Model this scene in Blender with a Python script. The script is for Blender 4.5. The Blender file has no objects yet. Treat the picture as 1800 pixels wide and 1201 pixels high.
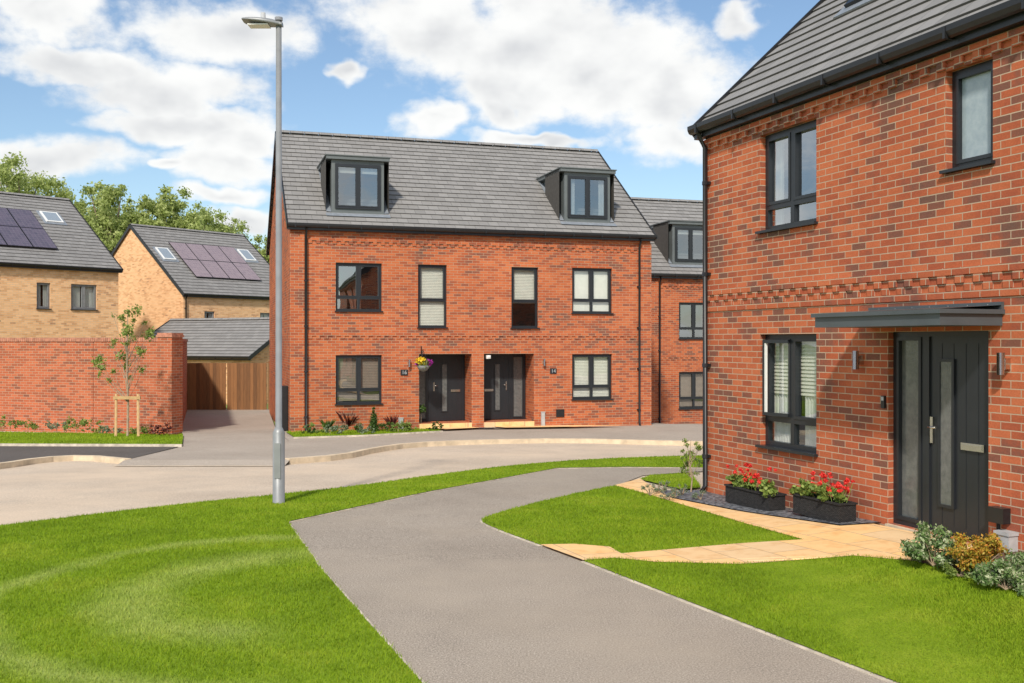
import bpy, math, random, bmesh
import numpy as np
from mathutils import Vector, Matrix
from mathutils.geometry import tessellate_polygon
random.seed(7); RNG=np.random.default_rng(7)
scene=bpy.context.scene; COL=scene.collection
scene.view_settings.view_transform='Standard'; scene.view_settings.look='None'; scene.view_settings.exposure=0

# ---------------------------------------------------------------- terrain
def sm(x,a,b):
    t=np.clip((np.asarray(x,float)-a)/(b-a),0,1); return t*t*(3-2*t)
def terr(X,Y):
    z=np.interp(Y,[-50,9,13.8,19,25,30,60,400],[0,0,-.12,-.35,-.55,-.66,-.66,-.66])
    z=z-.62*sm(X,2,6)*sm(Y,30.5,36.5)
    z=z+.09*sm(X,2.2,4)*(1-sm(Y,10.5,13))
    return z
EYE=2.0; F=1750.
def G(u,v,h=0.):
    """surveyed bearing / depression -> point on the terrain (h = height of surface over terrain)"""
    a=(u-900)/F; Y=EYE*F/(v-600.5)
    for _ in range(40):
        Y=.5*Y+.5*(EYE-h-float(terr(a*Y,Y)))*F/(v-600.5)
    return (a*Y,Y)

# ---------------------------------------------------------------- node helpers
def new_mat(name):
    m=bpy.data.materials.new(name); m.use_nodes=True; nt=m.node_tree
    for n in list(nt.nodes): nt.nodes.remove(n)
    out=nt.nodes.new('ShaderNodeOutputMaterial'); b=nt.nodes.new('ShaderNodeBsdfPrincipled')
    nt.links.new(b.outputs[0],out.inputs[0]); return m,nt,b,out
def L(nt,a,b): nt.links.new(a,b)
def ramp(nt,fac,stops,interp='LINEAR'):
    r=nt.nodes.new('ShaderNodeValToRGB'); e=r.color_ramp.elements; r.color_ramp.interpolation=interp
    e[0].position=stops[0][0]; e[0].color=(*stops[0][1],1); e[1].position=stops[-1][0]; e[1].color=(*stops[-1][1],1)
    for p,c in stops[1:-1]:
        x=e.new(p); x.color=(*c,1)
    L(nt,fac,r.inputs[0]); return r.outputs[0]
def noise(nt,vec,scale,detail=4,rough=.55,out=0):
    n=nt.nodes.new('ShaderNodeTexNoise'); n.inputs['Scale'].default_value=scale; n.inputs['Detail'].default_value=detail
    n.inputs['Roughness'].default_value=rough
    if vec is not None: L(nt,vec,n.inputs['Vector'])
    return n.outputs[out]
def mth(nt,op,a,b=None,clamp=False):
    n=nt.nodes.new('ShaderNodeMath'); n.operation=op; n.use_clamp=clamp
    for i,x in enumerate((a,b)):
        if x is None: continue
        if isinstance(x,(int,float)): n.inputs[i].default_value=x
        else: L(nt,x,n.inputs[i])
    return n.outputs[0]
def mixc(nt,fac,a,b,mode='MIX'):
    n=nt.nodes.new('ShaderNodeMixRGB'); n.blend_type=mode
    for i,x in enumerate((fac,a,b)):
        if isinstance(x,(int,float)): n.inputs[i].default_value=x
        elif isinstance(x,tuple): n.inputs[i].default_value=(*x,1)
        else: L(nt,x,n.inputs[i])
    return n.outputs[0]
def bump(nt,b,h,strength=.3,dist=.01):
    n=nt.nodes.new('ShaderNodeBump'); n.inputs['Strength'].default_value=strength; n.inputs['Distance'].default_value=dist
    L(nt,h,n.inputs['Height']); L(nt,n.outputs[0],b.inputs['Normal'])
def tc(nt,kind='Object'):
    return nt.nodes.new('ShaderNodeTexCoord').outputs[kind]
def simple(name,col,rough=.5,metal=0,var=.15,scale=8,bmp=0):
    m,nt,b,o=new_mat(name); v=tc(nt)
    n=noise(nt,v,scale)
    c=ramp(nt,n,[(.3,tuple(x*(1-var) for x in col)),(.7,tuple(min(1,x*(1+var)) for x in col))])
    L(nt,c,b.inputs['Base Color']); b.inputs['Roughness'].default_value=rough; b.inputs['Metallic'].default_value=metal
    if bmp: bump(nt,b,noise(nt,v,scale*6),bmp,.01)
    return m

def brick_mat(name,stops,mortar,cluster=.35,soot=.15):
    m,nt,b,o=new_mat(name); uv=tc(nt,'UV')
    wv=nt.nodes.new('ShaderNodeVectorMath'); wv.operation='MULTIPLY_ADD'; L(nt,noise(nt,uv,20,3,.6,1),wv.inputs[0]); wv.inputs[1].default_value=(.005,.004,0)
    L(nt,uv,wv.inputs[2])
    t=nt.nodes.new('ShaderNodeTexBrick'); L(nt,wv.outputs[0],t.inputs['Vector'])
    t.offset=.5; t.inputs['Scale'].default_value=1; t.inputs['Brick Width'].default_value=.225; t.inputs['Row Height'].default_value=.075
    t.inputs['Mortar Size'].default_value=.0055; t.inputs['Mortar Smooth'].default_value=.2; t.inputs['Bias'].default_value=0
    t.inputs['Color1'].default_value=(0,0,0,1); t.inputs['Color2'].default_value=(1,1,1,1); t.inputs['Mortar'].default_value=(.5,.5,.5,1)
    cl=noise(nt,uv,.9,3)
    f=mth(nt,'ADD',mth(nt,'MULTIPLY',t.outputs['Color'],1-cluster*.5),mth(nt,'MULTIPLY',mth(nt,'SUBTRACT',cl,.45),cluster*2.4),clamp=True)
    blot=noise(nt,uv,14,5,.7)
    f=mth(nt,'ADD',f,mth(nt,'MULTIPLY',mth(nt,'SUBTRACT',blot,.5),.35),clamp=True)
    c=ramp(nt,f,stops)
    fine=noise(nt,uv,50,6,.7)
    c=mixc(nt,.4,c,ramp(nt,fine,[(.3,(.36,.36,.36)),(.7,(.72,.72,.72))]),'OVERLAY')
    mo=ramp(nt,noise(nt,uv,6),[(.3,tuple(x*.8 for x in mortar)),(.7,mortar)])
    c=mixc(nt,t.outputs['Fac'],c,mo)
    big=ramp(nt,noise(nt,uv,.35,4),[(.3,(1-soot,)*3),(.7,(1,1,1))])
    c=mixc(nt,1,c,big,'MULTIPLY')
    L(nt,c,b.inputs['Base Color']); b.inputs['Roughness'].default_value=.88; b.inputs['Specular IOR Level'].default_value=.15
    h=mth(nt,'ADD',mth(nt,'MULTIPLY',t.outputs['Fac'],-1),mth(nt,'MULTIPLY',fine,.6))
    bump(nt,b,h,.5,.006); return m

def tile_mat(name,lo,hi):
    m,nt,b,o=new_mat(name); uv=tc(nt,'UV')
    t=nt.nodes.new('ShaderNodeTexBrick'); L(nt,uv,t.inputs['Vector']); t.offset=.5
    t.inputs['Scale'].default_value=1; t.inputs['Brick Width'].default_value=.3; t.inputs['Row Height'].default_value=.28
    t.inputs['Mortar Size'].default_value=.004; t.inputs['Mortar Smooth'].default_value=.1
    t.inputs['Color1'].default_value=(0,0,0,1); t.inputs['Color2'].default_value=(1,1,1,1); t.inputs['Mortar'].default_value=(0,0,0,1)
    f=mth(nt,'ADD',mth(nt,'MULTIPLY',t.outputs['Color'],.4),mth(nt,'MULTIPLY',noise(nt,uv,6,6,.7),.6))
    c=ramp(nt,f,[(.2,lo),(.8,hi)])
    c=mixc(nt,t.outputs['Fac'],c,tuple(x*.45 for x in lo))
    L(nt,c,b.inputs['Base Color']); b.inputs['Roughness'].default_value=.65
    bump(nt,b,mth(nt,'MULTIPLY',t.outputs['Fac'],-1),.5,.01); return m

RED=brick_mat('brick_orange_red',[(0,(.57,.165,.066)),(.35,(.49,.127,.050)),(.60,(.39,.10,.046)),(.78,(.26,.092,.058)),(1,(.17,.088,.066))],(.50,.365,.25),.5)
RED2=brick_mat('brick_red_brown',[(0,(.56,.165,.076)),(.32,(.47,.125,.057)),(.54,(.38,.10,.053)),(.68,(.24,.095,.066)),(1,(.15,.088,.070))],(.58,.44,.32),.6,.1)
REDW=brick_mat('brick_garden_wall',[(0,(.56,.165,.078)),(.45,(.47,.127,.060)),(.75,(.35,.107,.056)),(1,(.20,.088,.062))],(.54,.42,.31),.35)
BUFF=brick_mat('brick_buff',[(0,(.93,.56,.30)),(.5,(.86,.49,.25)),(.85,(.70,.36,.17)),(1,(.44,.24,.14))],(.74,.58,.42),.3,.06)
TILE=tile_mat('roof_tile_grey',(.205,.198,.192),(.285,.276,.268))
ANTH=simple('anthracite_upvc',(.020,.023,.028),.35,0,.1,3)
ANTH2=simple('anthracite_cladding',(.125,.143,.148),.5,0,.1,2)
CANOPY=simple('canopy_grey',(.075,.088,.098),.4,0,.1,4)
BLACK=simple('black_plastic',(.016,.016,.018),.35)
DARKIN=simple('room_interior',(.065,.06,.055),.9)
WHITE=simple('white_plastic',(.78,.78,.76),.4,0,.03)
GREYP=simple('grey_plastic',(.42,.43,.44),.5)
CHROME=simple('brushed_steel',(.62,.60,.56),.25,1,.05)
LEAD=simple('lead_flashing',(.26,.29,.33),.5,.2)
CLOTH=simple('curtain_cloth',(.78,.76,.71),.9,0,.06,10)
BLIND=simple('blind_cream',(.86,.81,.71),.7,0,.05)
DARKBL=simple('blind_walnut',(.30,.23,.18),.7,0,.1)
def glass(name,tint,base):
    m=bpy.data.materials.new(name); m.use_nodes=True; nt=m.node_tree
    for n in list(nt.nodes): nt.nodes.remove(n)
    out=nt.nodes.new('ShaderNodeOutputMaterial'); mx=nt.nodes.new('ShaderNodeMixShader')
    tr=nt.nodes.new('ShaderNodeBsdfTransparent'); tr.inputs[0].default_value=(*tint,1)
    gl=nt.nodes.new('ShaderNodeBsdfGlossy'); gl.inputs['Roughness'].default_value=.012; gl.inputs[0].default_value=(.90,.95,1,1)
    bp=nt.nodes.new('ShaderNodeBump'); bp.inputs['Strength'].default_value=.12; bp.inputs['Distance'].default_value=.02; L(nt,noise(nt,tc(nt),1.6,1),bp.inputs['Height']); L(nt,bp.outputs[0],gl.inputs['Normal'])
    lw=nt.nodes.new('ShaderNodeLayerWeight'); lw.inputs[0].default_value=.5
    f=mth(nt,'POWER',lw.outputs['Facing'],3)
    L(nt,mth(nt,'ADD',mth(nt,'MULTIPLY',f,.8),base,True),mx.inputs[0]); L(nt,tr.outputs[0],mx.inputs[1]); L(nt,gl.outputs[0],mx.inputs[2])
    L(nt,mx.outputs[0],out.inputs[0]); return m
GLASS=glass('window_glass',(.88,.92,.92),.16)
GLASSN=glass('coated_window_glass',(.68,.73,.74),.36); GLASSD=glass('dormer_glass',(.55,.60,.62),.26)
def frost(name,a,bb,sc=45):
    m,nt,b,o=new_mat(name); v=tc(nt)
    c=ramp(nt,noise(nt,v,14,3),[(.3,a),(.7,bb)]); L(nt,c,b.inputs['Base Color'])
    b.inputs['Roughness'].default_value=.14; b.inputs['Specular IOR Level'].default_value=.8
    bump(nt,b,noise(nt,v,sc,2),.15,.01); return m
FROST=frost('obscure_glass',(.10,.107,.107),(.16,.168,.165)); FROSTB=frost('obscure_window_glass',(.30,.37,.42),(.38,.45,.49),90)
def solar(name,a,bb,c):
    m,nt,b,o=new_mat(name); uv=tc(nt,'UV')
    t=nt.nodes.new('ShaderNodeTexBrick'); L(nt,uv,t.inputs['Vector']); t.offset=0
    t.inputs['Scale'].default_value=1; t.inputs['Brick Width'].default_value=.16; t.inputs['Row Height'].default_value=.16; t.inputs['Mortar Size'].default_value=.004
    t.inputs['Color1'].default_value=(*a,1); t.inputs['Color2'].default_value=(*bb,1); t.inputs['Mortar'].default_value=(*c,1)
    L(nt,t.outputs['Color'],b.inputs['Base Color']); b.inputs['Roughness'].default_value=.12; b.inputs['Specular IOR Level'].default_value=1; return m
SOLAR=solar('solar_cells',(.10,.085,.115),(.13,.105,.14),(.22,.2,.22)); SOLARB=solar('solar_cells_mauve',(.26,.20,.22),(.31,.24,.255),(.42,.37,.38))
def asphalt(name,lo,hi,speck=.5,scale=1.,patch=None):
    m,nt,b,o=new_mat(name); v=tc(nt)
    f=noise(nt,v,80*scale,5,.8); g=noise(nt,v,.6,6,.65)
    c=ramp(nt,f,[(.36,tuple(x*(1-speck) for x in lo)),(.5,lo),(.64,tuple(min(1,x*(1+speck)) for x in hi))])
    c=mixc(nt,.9,c,ramp(nt,g,[(.3,(.80,.79,.78)),(.7,(1.0,1.0,1.0))]),'MULTIPLY')
    if patch: c=mixc(nt,mth(nt,'MULTIPLY',ramp(nt,noise(nt,v,.22,5,.7),[(.45,(0,0,0)),(.65,(1,1,1))]),.6),c,patch)
    L(nt,c,b.inputs['Base Color']); b.inputs['Roughness'].default_value=.95; b.inputs['Specular IOR Level'].default_value=.1
    bump(nt,b,f,.3,.004); return m
ASPH=asphalt('path_asphalt',(.36,.315,.265),(.41,.36,.305),.5,1,(.42,.36,.29))
ROADM=asphalt('road_surface',(.56,.465,.37),(.65,.55,.44),.22,.6,(.70,.56,.42))
DARKT=asphalt('dark_tarmac',(.125,.113,.105),(.165,.15,.14),.4)
PAVM=asphalt('pavement_asphalt',(.41,.355,.30),(.46,.40,.34),.3,.8)
CONC=simple('kerb_concrete',(.64,.52,.37),.85,0,.2,5,.3)
EDGE=simple('edging_concrete',(.56,.49,.40),.85,0,.35,6,.3)
def slab():
    m,nt,b,o=new_mat('sandstone_paving'); v=tc(nt)
    mp=nt.nodes.new('ShaderNodeMapping'); mp.inputs['Rotation'].default_value=(0,0,math.radians(69.6)); L(nt,v,mp.inputs[0])
    t=nt.nodes.new('ShaderNodeTexBrick'); L(nt,mp.outputs[0],t.inputs['Vector']); t.offset=.5
    t.inputs['Scale'].default_value=1; t.inputs['Brick Width'].default_value=.6; t.inputs['Row Height'].default_value=.42; t.inputs['Mortar Size'].default_value=.008; t.inputs['Mortar Smooth'].default_value=.3
    t.inputs['Color1'].default_value=(.94,.60,.27,1); t.inputs['Color2'].default_value=(.82,.59,.34,1); t.inputs['Mortar'].default_value=(.54,.39,.24,1)
    n=noise(nt,v,5,6,.65)
    c=mixc(nt,.7,t.outputs['Color'],ramp(nt,n,[(.3,(.78,.60,.43)),(.5,(.95,.92,.88)),(.7,(1,1,1))]),'MULTIPLY')
    L(nt,c,b.inputs['Base Color']); b.inputs['Roughness'].default_value=.8; b.inputs['Specular IOR Level'].default_value=.2
    bump(nt,b,mth(nt,'SUBTRACT',mth(nt,'MULTIPLY',noise(nt,v,12,5),.6),t.outputs['Fac']),.35,.008); return m
SLAB=slab()
def rings(nt,v):
    """broad soft mower tracks pressed into the lawn"""
    sx=nt.nodes.new('ShaderNodeSeparateXYZ'); wv=nt.nodes.new('ShaderNodeVectorMath'); wv.operation='MULTIPLY_ADD'; L(nt,noise(nt,v,1.1,2,.5,1),wv.inputs[0]); wv.inputs[1].default_value=(.5,.5,0); L(nt,v,wv.inputs[2]); L(nt,wv.outputs[0],sx.inputs[0]); res=None
    for (cx,cy,r,w) in [(-1.45,8.2,1.25,.45),(-1.45,8.2,2.3,.22),(-4.4,6.8,1.5,.45)]:
        dx=mth(nt,'SUBTRACT',sx.outputs[0],cx); dy=mth(nt,'SUBTRACT',sx.outputs[1],cy)
        d=mth(nt,'SQRT',mth(nt,'ADD',mth(nt,'MULTIPLY',dx,dx),mth(nt,'MULTIPLY',dy,dy)))
        k=mth(nt,'SUBTRACT',1,mth(nt,'DIVIDE',mth(nt,'ABSOLUTE',mth(nt,'SUBTRACT',d,r)),w),True)
        fade=mth(nt,'MULTIPLY',mth(nt,'SUBTRACT',cx+.2*r,sx.outputs[0]),1.6,True)
        k=mth(nt,'MULTIPLY',k,fade)
        res=k if res is None else mth(nt,'MAXIMUM',res,k)
    return mth(nt,'MULTIPLY',res,mth(nt,'ADD',noise(nt,v,2.0,3),.1))
def lawnmat(name,blade):
    m,nt,b,o=new_mat(name); v=tc(nt)
    g=noise(nt,v,.9,7,.75)
    c=ramp(nt,g,[(.28,(.20,.31,.018)),(.5,(.30,.435,.024)),(.72,(.43,.52,.05))])
    c=mixc(nt,mth(nt,'MULTIPLY',rings(nt,v),.85,True),c,(.62,.68,.22))
    if blade:
        r=nt.nodes.new('ShaderNodeNewGeometry').outputs['Random Per Island']
        c=mixc(nt,1,c,ramp(nt,r,[(0,(.50,.55,.45)),(.5,(.95,.97,.92)),(.9,(1,1,1)),(.97,(1.0,.86,1.0)),(1,(1.0,.8,1.0))]),'MULTIPLY')
    else:
        f=noise(nt,v,70,4,.8)
        c=mixc(nt,1,c,ramp(nt,f,[(.35,(.40,.46,.36)),(.62,(.9,.92,.88))]),'MULTIPLY'); bump(nt,b,f,.6,.02)
    L(nt,c,b.inputs['Base Color']); b.inputs['Roughness'].default_value=.75; b.inputs['Specular IOR Level'].default_value=.15
    if blade:
        tl=nt.nodes.new('ShaderNodeBsdfTranslucent'); L(nt,c,tl.inputs[0]); mx=nt.nodes.new('ShaderNodeMixShader'); mx.inputs[0].default_value=.4
        L(nt,b.outputs[0],mx.inputs[1]); L(nt,tl.outputs[0],mx.inputs[2]); L(nt,mx.outputs[0],o.inputs[0])
    return m
LAWN=lawnmat('lawn_turf',False); BLADE=lawnmat('grass_blades',True)
def leafmat(name,stops,tr=.3,rough=.5):
    m,nt,b,o=new_mat(name); r=nt.nodes.new('ShaderNodeNewGeometry').outputs['Random Per Island']
    v=tc(nt); f=mth(nt,'ADD',mth(nt,'MULTIPLY',r,.6),mth(nt,'MULTIPLY',noise(nt,v,.8,3),.5))
    c=ramp(nt,f,stops); L(nt,c,b.inputs['Base Color']); b.inputs['Roughness'].default_value=rough; b.inputs['Specular IOR Level'].default_value=.3
    tl=nt.nodes.new('ShaderNodeBsdfTranslucent'); L(nt,c,tl.inputs[0]); mx=nt.nodes.new('ShaderNodeMixShader'); mx.inputs[0].default_value=tr
    L(nt,b.outputs[0],mx.inputs[1]); L(nt,tl.outputs[0],mx.inputs[2]); L(nt,mx.outputs[0],o.inputs[0]); return m
LEAFT=leafmat('tree_leaves',[(.15,(.26,.32,.09)),(.5,(.40,.48,.15)),(.85,(.58,.63,.27))],.5,.7)
LEAF=leafmat('green_leaves',[(.15,(.12,.18,.035)),(.5,(.20,.29,.06)),(.85,(.36,.44,.12))],.35)
LEAFD=leafmat('dark_leaves',[(.2,(.03,.07,.015)),(.8,(.10,.17,.035))])
LEAFR=leafmat('red_leaves',[(.2,(.07,.015,.018)),(.8,(.18,.05,.04))])
LEAFV=leafmat('variegated_leaves',[(.25,(.09,.17,.05)),(.6,(.22,.33,.11)),(.72,(.50,.54,.34)),(1,(.60,.62,.42))])
LEAFO=leafmat('golden_leaves',[(.2,(.24,.23,.03)),(.5,(.46,.36,.045)),(.85,(.66,.25,.05))])
LEAFL=leafmat('lavender_leaves',[(.2,(.12,.17,.09)),(.8,(.28,.34,.22))])
PETR=leafmat('red_petals',[(.2,(.65,.03,.03)),(.8,(.95,.09,.07))]); PETY=leafmat('yellow_petals',[(.2,(.8,.5,.02)),(.8,(.9,.7,.05))])
PETP=leafmat('purple_petals',[(.2,(.25,.02,.25)),(.8,(.5,.05,.4))])
BARK=simple('bark',(.17,.125,.085),.9,0,.4,12,.6)
BARKL=simple('young_bark',(.32,.24,.16),.85,0,.3,14,.4)
def woodm():
    m,nt,b,o=new_mat('stained_timber'); v=tc(nt); mp=nt.nodes.new('ShaderNodeMapping'); mp.inputs['Scale'].default_value=(1,1,.08); L(nt,v,mp.inputs[0])
    r=nt.nodes.new('ShaderNodeNewGeometry').outputs['Random Per Island']
    f=mth(nt,'ADD',mth(nt,'MULTIPLY',noise(nt,mp.outputs[0],30,5),.6),mth(nt,'MULTIPLY',r,.4))
    L(nt,ramp(nt,f,[(.25,(.13,.058,.02)),(.75,(.31,.14,.048))]),b.inputs['Base Color']); b.inputs['Roughness'].default_value=.7; return m
WOOD=woodm(); STAKE=simple('pine_stake',(.50,.32,.15),.8,0,.2,9)
def slatem():
    m,nt,b,o=new_mat('slate_chippings'); v=tc(nt); n=nt.nodes.new('ShaderNodeTexVoronoi'); n.inputs['Scale'].default_value=28; L(nt,v,n.inputs['Vector'])
    L(nt,ramp(nt,n.outputs['Color'],[(.2,(.04,.045,.055)),(.8,(.22,.23,.25))]),b.inputs['Base Color']); b.inputs['Roughness'].default_value=.6
    bump(nt,b,n.outputs['Distance'],1,.02); return m
SLATE=slatem()
SOIL=simple('soil',(.12,.075,.045),.95,0,.4,15,.8)
FIELD=simple('ground_field',(.17,.22,.05),.95,0,.35,.8,.3)
STEEL=simple('galvanised_steel',(.27,.28,.29),.45,.25,.1,6)

# ---------------------------------------------------------------- mesh helpers
SH={}
class MB:
    def __init__(s): s.v=[];s.f=[];s.uv=[];s.m=[];s.sm=[]
    def poly(s,pts,mat=0,uv=None,smooth=False):
        i=len(s.v); s.v+= [tuple(p) for p in pts]; s.f.append(tuple(range(i,i+len(pts)))); s.m.append(mat); s.sm.append(smooth)
        if uv is None:
            n=Vector((0,0,0)); P=[Vector(p) for p in pts]
            for k in range(len(P)): n+=P[k].cross(P[(k+1)%len(P)])
            ax=max(range(3),key=lambda k:abs(n[k])); 
            uv=[((p[1],p[2]) if ax==0 else (p[0],p[2]) if ax==1 else (p[0],p[1])) for p in P]
        s.uv+=list(uv)
    def box(s,x0,x1,y0,y1,z0,z1,mat=0,M=None):
        c=[(x0,y0,z0),(x1,y0,z0),(x1,y1,z0),(x0,y1,z0),(x0,y0,z1),(x1,y0,z1),(x1,y1,z1),(x0,y1,z1)]
        if M is not None: c=[tuple(M@Vector(p)) for p in c]
        for q in ((0,1,5,4),(1,2,6,5),(2,3,7,6),(3,0,4,7),(4,5,6,7),(3,2,1,0)): s.poly([c[k] for k in q],mat)
    def beam(s,p,q,w,h,mat=0,up=(0,0,1)):
        p=Vector(p);q=Vector(q);d=(q-p);l=d.length;d.normalize();x=d.cross(Vector(up)).normalized();z=x.cross(d)
        M=Matrix((x,d,z)).transposed().to_4x4(); M.translation=p; s.box(-w/2,w/2,0,l,-h/2,h/2,mat,M)
    def tube(s,pts,rad,seg=10,mat=0,cap=True):
        pts=[Vector(p) for p in pts]; rings=[]
        for i,p in enumerate(pts):
            d=(pts[min(i+1,len(pts)-1)]-pts[max(i-1,0)]).normalized()
            a=d.cross(Vector((0,0,1)) if abs(d.z)<.9 else Vector((1,0,0))).normalized(); b=d.cross(a)
            r=rad[i] if isinstance(rad,(list,tuple)) else rad
            rings.append([p+(a*math.cos(2*math.pi*k/seg)+b*math.sin(2*math.pi*k/seg))*r for k in range(seg)])
        for i in range(len(rings)-1):
            for k in range(seg):
                k2=(k+1)%seg; s.poly([rings[i][k],rings[i][k2],rings[i+1][k2],rings[i+1][k]],mat,smooth=True)
        if cap: s.poly(rings[0],mat); s.poly(rings[-1],mat)
    def build(s,name,mats,parent=None,merge=False):
        me=bpy.data.meshes.new(name); sh=SH.get(parent.name,0) if parent else 0
        me.from_pydata([(a,b,c-sh) for a,b,c in s.v],[],s.f)
        for m in mats: me.materials.append(m)
        me.polygons.foreach_set('material_index',s.m); me.polygons.foreach_set('use_smooth',s.sm)
        u=me.uv_layers.new(name='UVMap'); u.data.foreach_set('uv',[c for p in s.uv for c in p])
        if any(s.sm):
            bm=bmesh.new(); bm.from_mesh(me); bmesh.ops.remove_doubles(bm,verts=bm.verts,dist=1e-5); bm.to_mesh(me); bm.free()
        me.update()
        o=bpy.data.objects.new(name,me); COL.objects.link(o)
        if parent: o.parent=parent; SH[o.name]=sh
        return o
def top(o,label,cat,group=None):
    o['label']=label; o['category']=cat
    if group: o['group']=group
    return o
def empty(name,loc,rot=0,zb=0,**k):
    o=bpy.data.objects.new(name,None); COL.objects.link(o); o.location=loc; o.rotation_euler=(0,0,rot); o.empty_display_size=.3
    SH[o.name]=zb; return o
def npmesh(name,V,k,mats,matidx=None,parent=None):
    n=len(V); me=bpy.data.meshes.new(name); me.vertices.add(n); me.vertices.foreach_set('co',V.astype(np.float32).ravel())
    nf=n//k; me.loops.add(n); me.loops.foreach_set('vertex_index',np.arange(n,dtype=np.int32)); me.polygons.add(nf)
    me.polygons.foreach_set('loop_start',np.arange(0,n,k,dtype=np.int32)); 
    for m in mats: me.materials.append(m)
    if matidx is not None: me.polygons.foreach_set('material_index',matidx.astype(np.int32))
    me.update(calc_edges=True); me.validate()
    o=bpy.data.objects.new(name,me); COL.objects.link(o)
    if parent: o.parent=parent
    return o

# ---------------------------------------------------------------- ground
def ground_sheet():
    xs=list(np.arange(-40,41,1.)); ys=list(np.arange(-10,61,1.))
    xs=[-600,-300,-150,-80,-60]+xs+[60,80,150,300,600]; ys=[-200,-80,-30]+ys+[70,90,130,200,400,800,1500]
    v=[(x,y,float(terr(x,y))-.03) for y in ys for x in xs]; nx=len(xs)
    f=[(j*nx+i,j*nx+i+1,(j+1)*nx+i+1,(j+1)*nx+i) for j in range(len(ys)-1) for i in range(nx-1)]
    me=bpy.data.meshes.new('ground'); me.from_pydata(v,[],f); me.materials.append(FIELD); me.update()
    o=bpy.data.objects.new('ground',me); COL.objects.link(o); o['kind']='structure'
ground_sheet()
def dedupe(pts):
    out=[]
    for p in pts:
        if not out or math.dist(p,out[-1])>.01: out.append(p)
    if math.dist(out[0],out[-1])<.01: out.pop()
    return out
def sheet(name,pts,off,mat,kind='structure'):
    pts=dedupe(pts)
    bm=bmesh.new(); vs=[bm.verts.new((x,y,0)) for x,y in pts]
    for t in tessellate_polygon([[Vector((x,y,0)) for x,y in pts]]):
        try: bm.faces.new([vs[i] for i in t])
        except ValueError: pass
    x0,x1=min(p[0] for p in pts),max(p[0] for p in pts); y0,y1=min(p[1] for p in pts),max(p[1] for p in pts)
    for k in range(math.ceil(x0),math.ceil(x1)): bmesh.ops.bisect_plane(bm,geom=bm.verts[:]+bm.edges[:]+bm.faces[:],plane_co=(k,0,0),plane_no=(1,0,0))
    for k in range(math.ceil(y0),math.ceil(y1)): bmesh.ops.bisect_plane(bm,geom=bm.verts[:]+bm.edges[:]+bm.faces[:],plane_co=(0,k,0),plane_no=(0,1,0))
    for v in bm.verts: v.co.z=float(terr(v.co.x,v.co.y))+off
    for f in bm.faces:
        f.normal_update()
        if f.normal.z<0: f.normal_flip()
    me=bpy.data.meshes.new(name); bm.to_mesh(me); bm.free(); me.materials.append(mat)
    o=bpy.data.objects.new(name,me); COL.objects.link(o)
    o['kind']=kind; return o
def resample(pts,step=.5):
    out=[]
    for a,b in zip(pts[:-1],pts[1:]):
        l=math.dist(a,b); n=max(1,int(l/step))
        out+=[(a[0]+(b[0]-a[0])*i/n,a[1]+(b[1]-a[1])*i/n) for i in range(n)]
    return out+[pts[-1]]
def smooth(pts,it=2):
    for _ in range(it):
        q=[pts[0]]
        for a,b in zip(pts[:-1],pts[1:]):
            q+=[(a[0]*.75+b[0]*.25,a[1]*.75+b[1]*.25),(a[0]*.25+b[0]*.75,a[1]*.25+b[1]*.75)]
        pts=q+[pts[-1]]
    return pts
def ribbon(name,pts,w,topoff,botoff,mat):
    pts=resample(dedupe(pts)); mb=MB(); P=[Vector(p) for p in pts]; sec=[]
    for i,p in enumerate(P):
        d=(P[min(i+1,len(P)-1)]-P[max(i-1,0)]).normalized(); n=Vector((-d.y,d.x))*w/2; z=float(terr(p.x,p.y)); a=p+n; b=p-n
        sec.append([(a.x,a.y,z+botoff),(a.x,a.y,z+topoff),(b.x,b.y,z+topoff),(b.x,b.y,z+botoff)])
    for s,t in zip(sec[:-1],sec[1:]):
        for k in range(3): mb.poly([s[k],s[k+1],t[k+1],t[k]])
    mb.poly(sec[0]); mb.poly(sec[-1]); o=mb.build(name,[mat]); o['kind']='structure'; return o
GP=lambda L_,h=0.:[G(u,v,h) for u,v in L_]

sheet('road',[(-34,8.5),(30,8.5),(30,30),(-34,30)],0,ROADM)
pl=GP([(735,1200),(640,1092),(560,1000),(505,921)]); dl=(pl[0][0]-pl[1][0],pl[0][1]-pl[1][1])
pl=[(pl[0][0]+dl[0]*4,pl[0][1]+dl[1]*4)]+pl
pfar=GP([(505,921),(720,874),(980,825)])
prt=GP([(1560,1200),(1300,1098),(1025,990)]); dr=(prt[0][0]-prt[1][0],prt[0][1]-prt[1][1])
prt=[(prt[0][0]+dr[0]*3,prt[0][1]+dr[1]*3)]+prt
bend=smooth(GP([(950,962),(885,938),(845,921),(850,914),(905,896),(1080,857)]),2)
ptop=GP([(1080,857),(1130,837),(1215,831)]); pfar2=GP([(980,825),(1100,823),(1215,824)])
def ext(p,q,k): return (q[0]+(q[0]-p[0])*k,q[1]+(q[1]-p[1])*k)
pe_top=ext(ptop[-2],ptop[-1],1.5); pe_far=ext(pfar2[-2],pfar2[-1],1.5)
sheet('path',pl+pfar[1:]+pfar2[1:]+[pe_far,pe_top]+ptop[::-1][:-1]+bend[::-1]+prt[::-1],.012,ASPH)
ribbon('path_edging',pl+pfar[1:]+pfar2[1:]+[pe_far],.045,.020,-.05,EDGE)
ribbon('path_edging',prt,.045,.020,-.05,EDGE)
ribbon('path_edging',bend,.045,.020,-.05,EDGE)
roadedge=smooth(GP([(-500,985),(-200,955),(0,928),(330,888),(500,872),(640,856),(760,838),(900,820),(1040,809),(1215,803),(1330,803)]),1)
lawnL=dedupe(pl+pfar[1:]+pfar2[1:]+[pe_far]+roadedge[::-1]+[(-11,5),(-11,-1)])
LAWNS=[('lawn',lawnL)]
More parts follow.
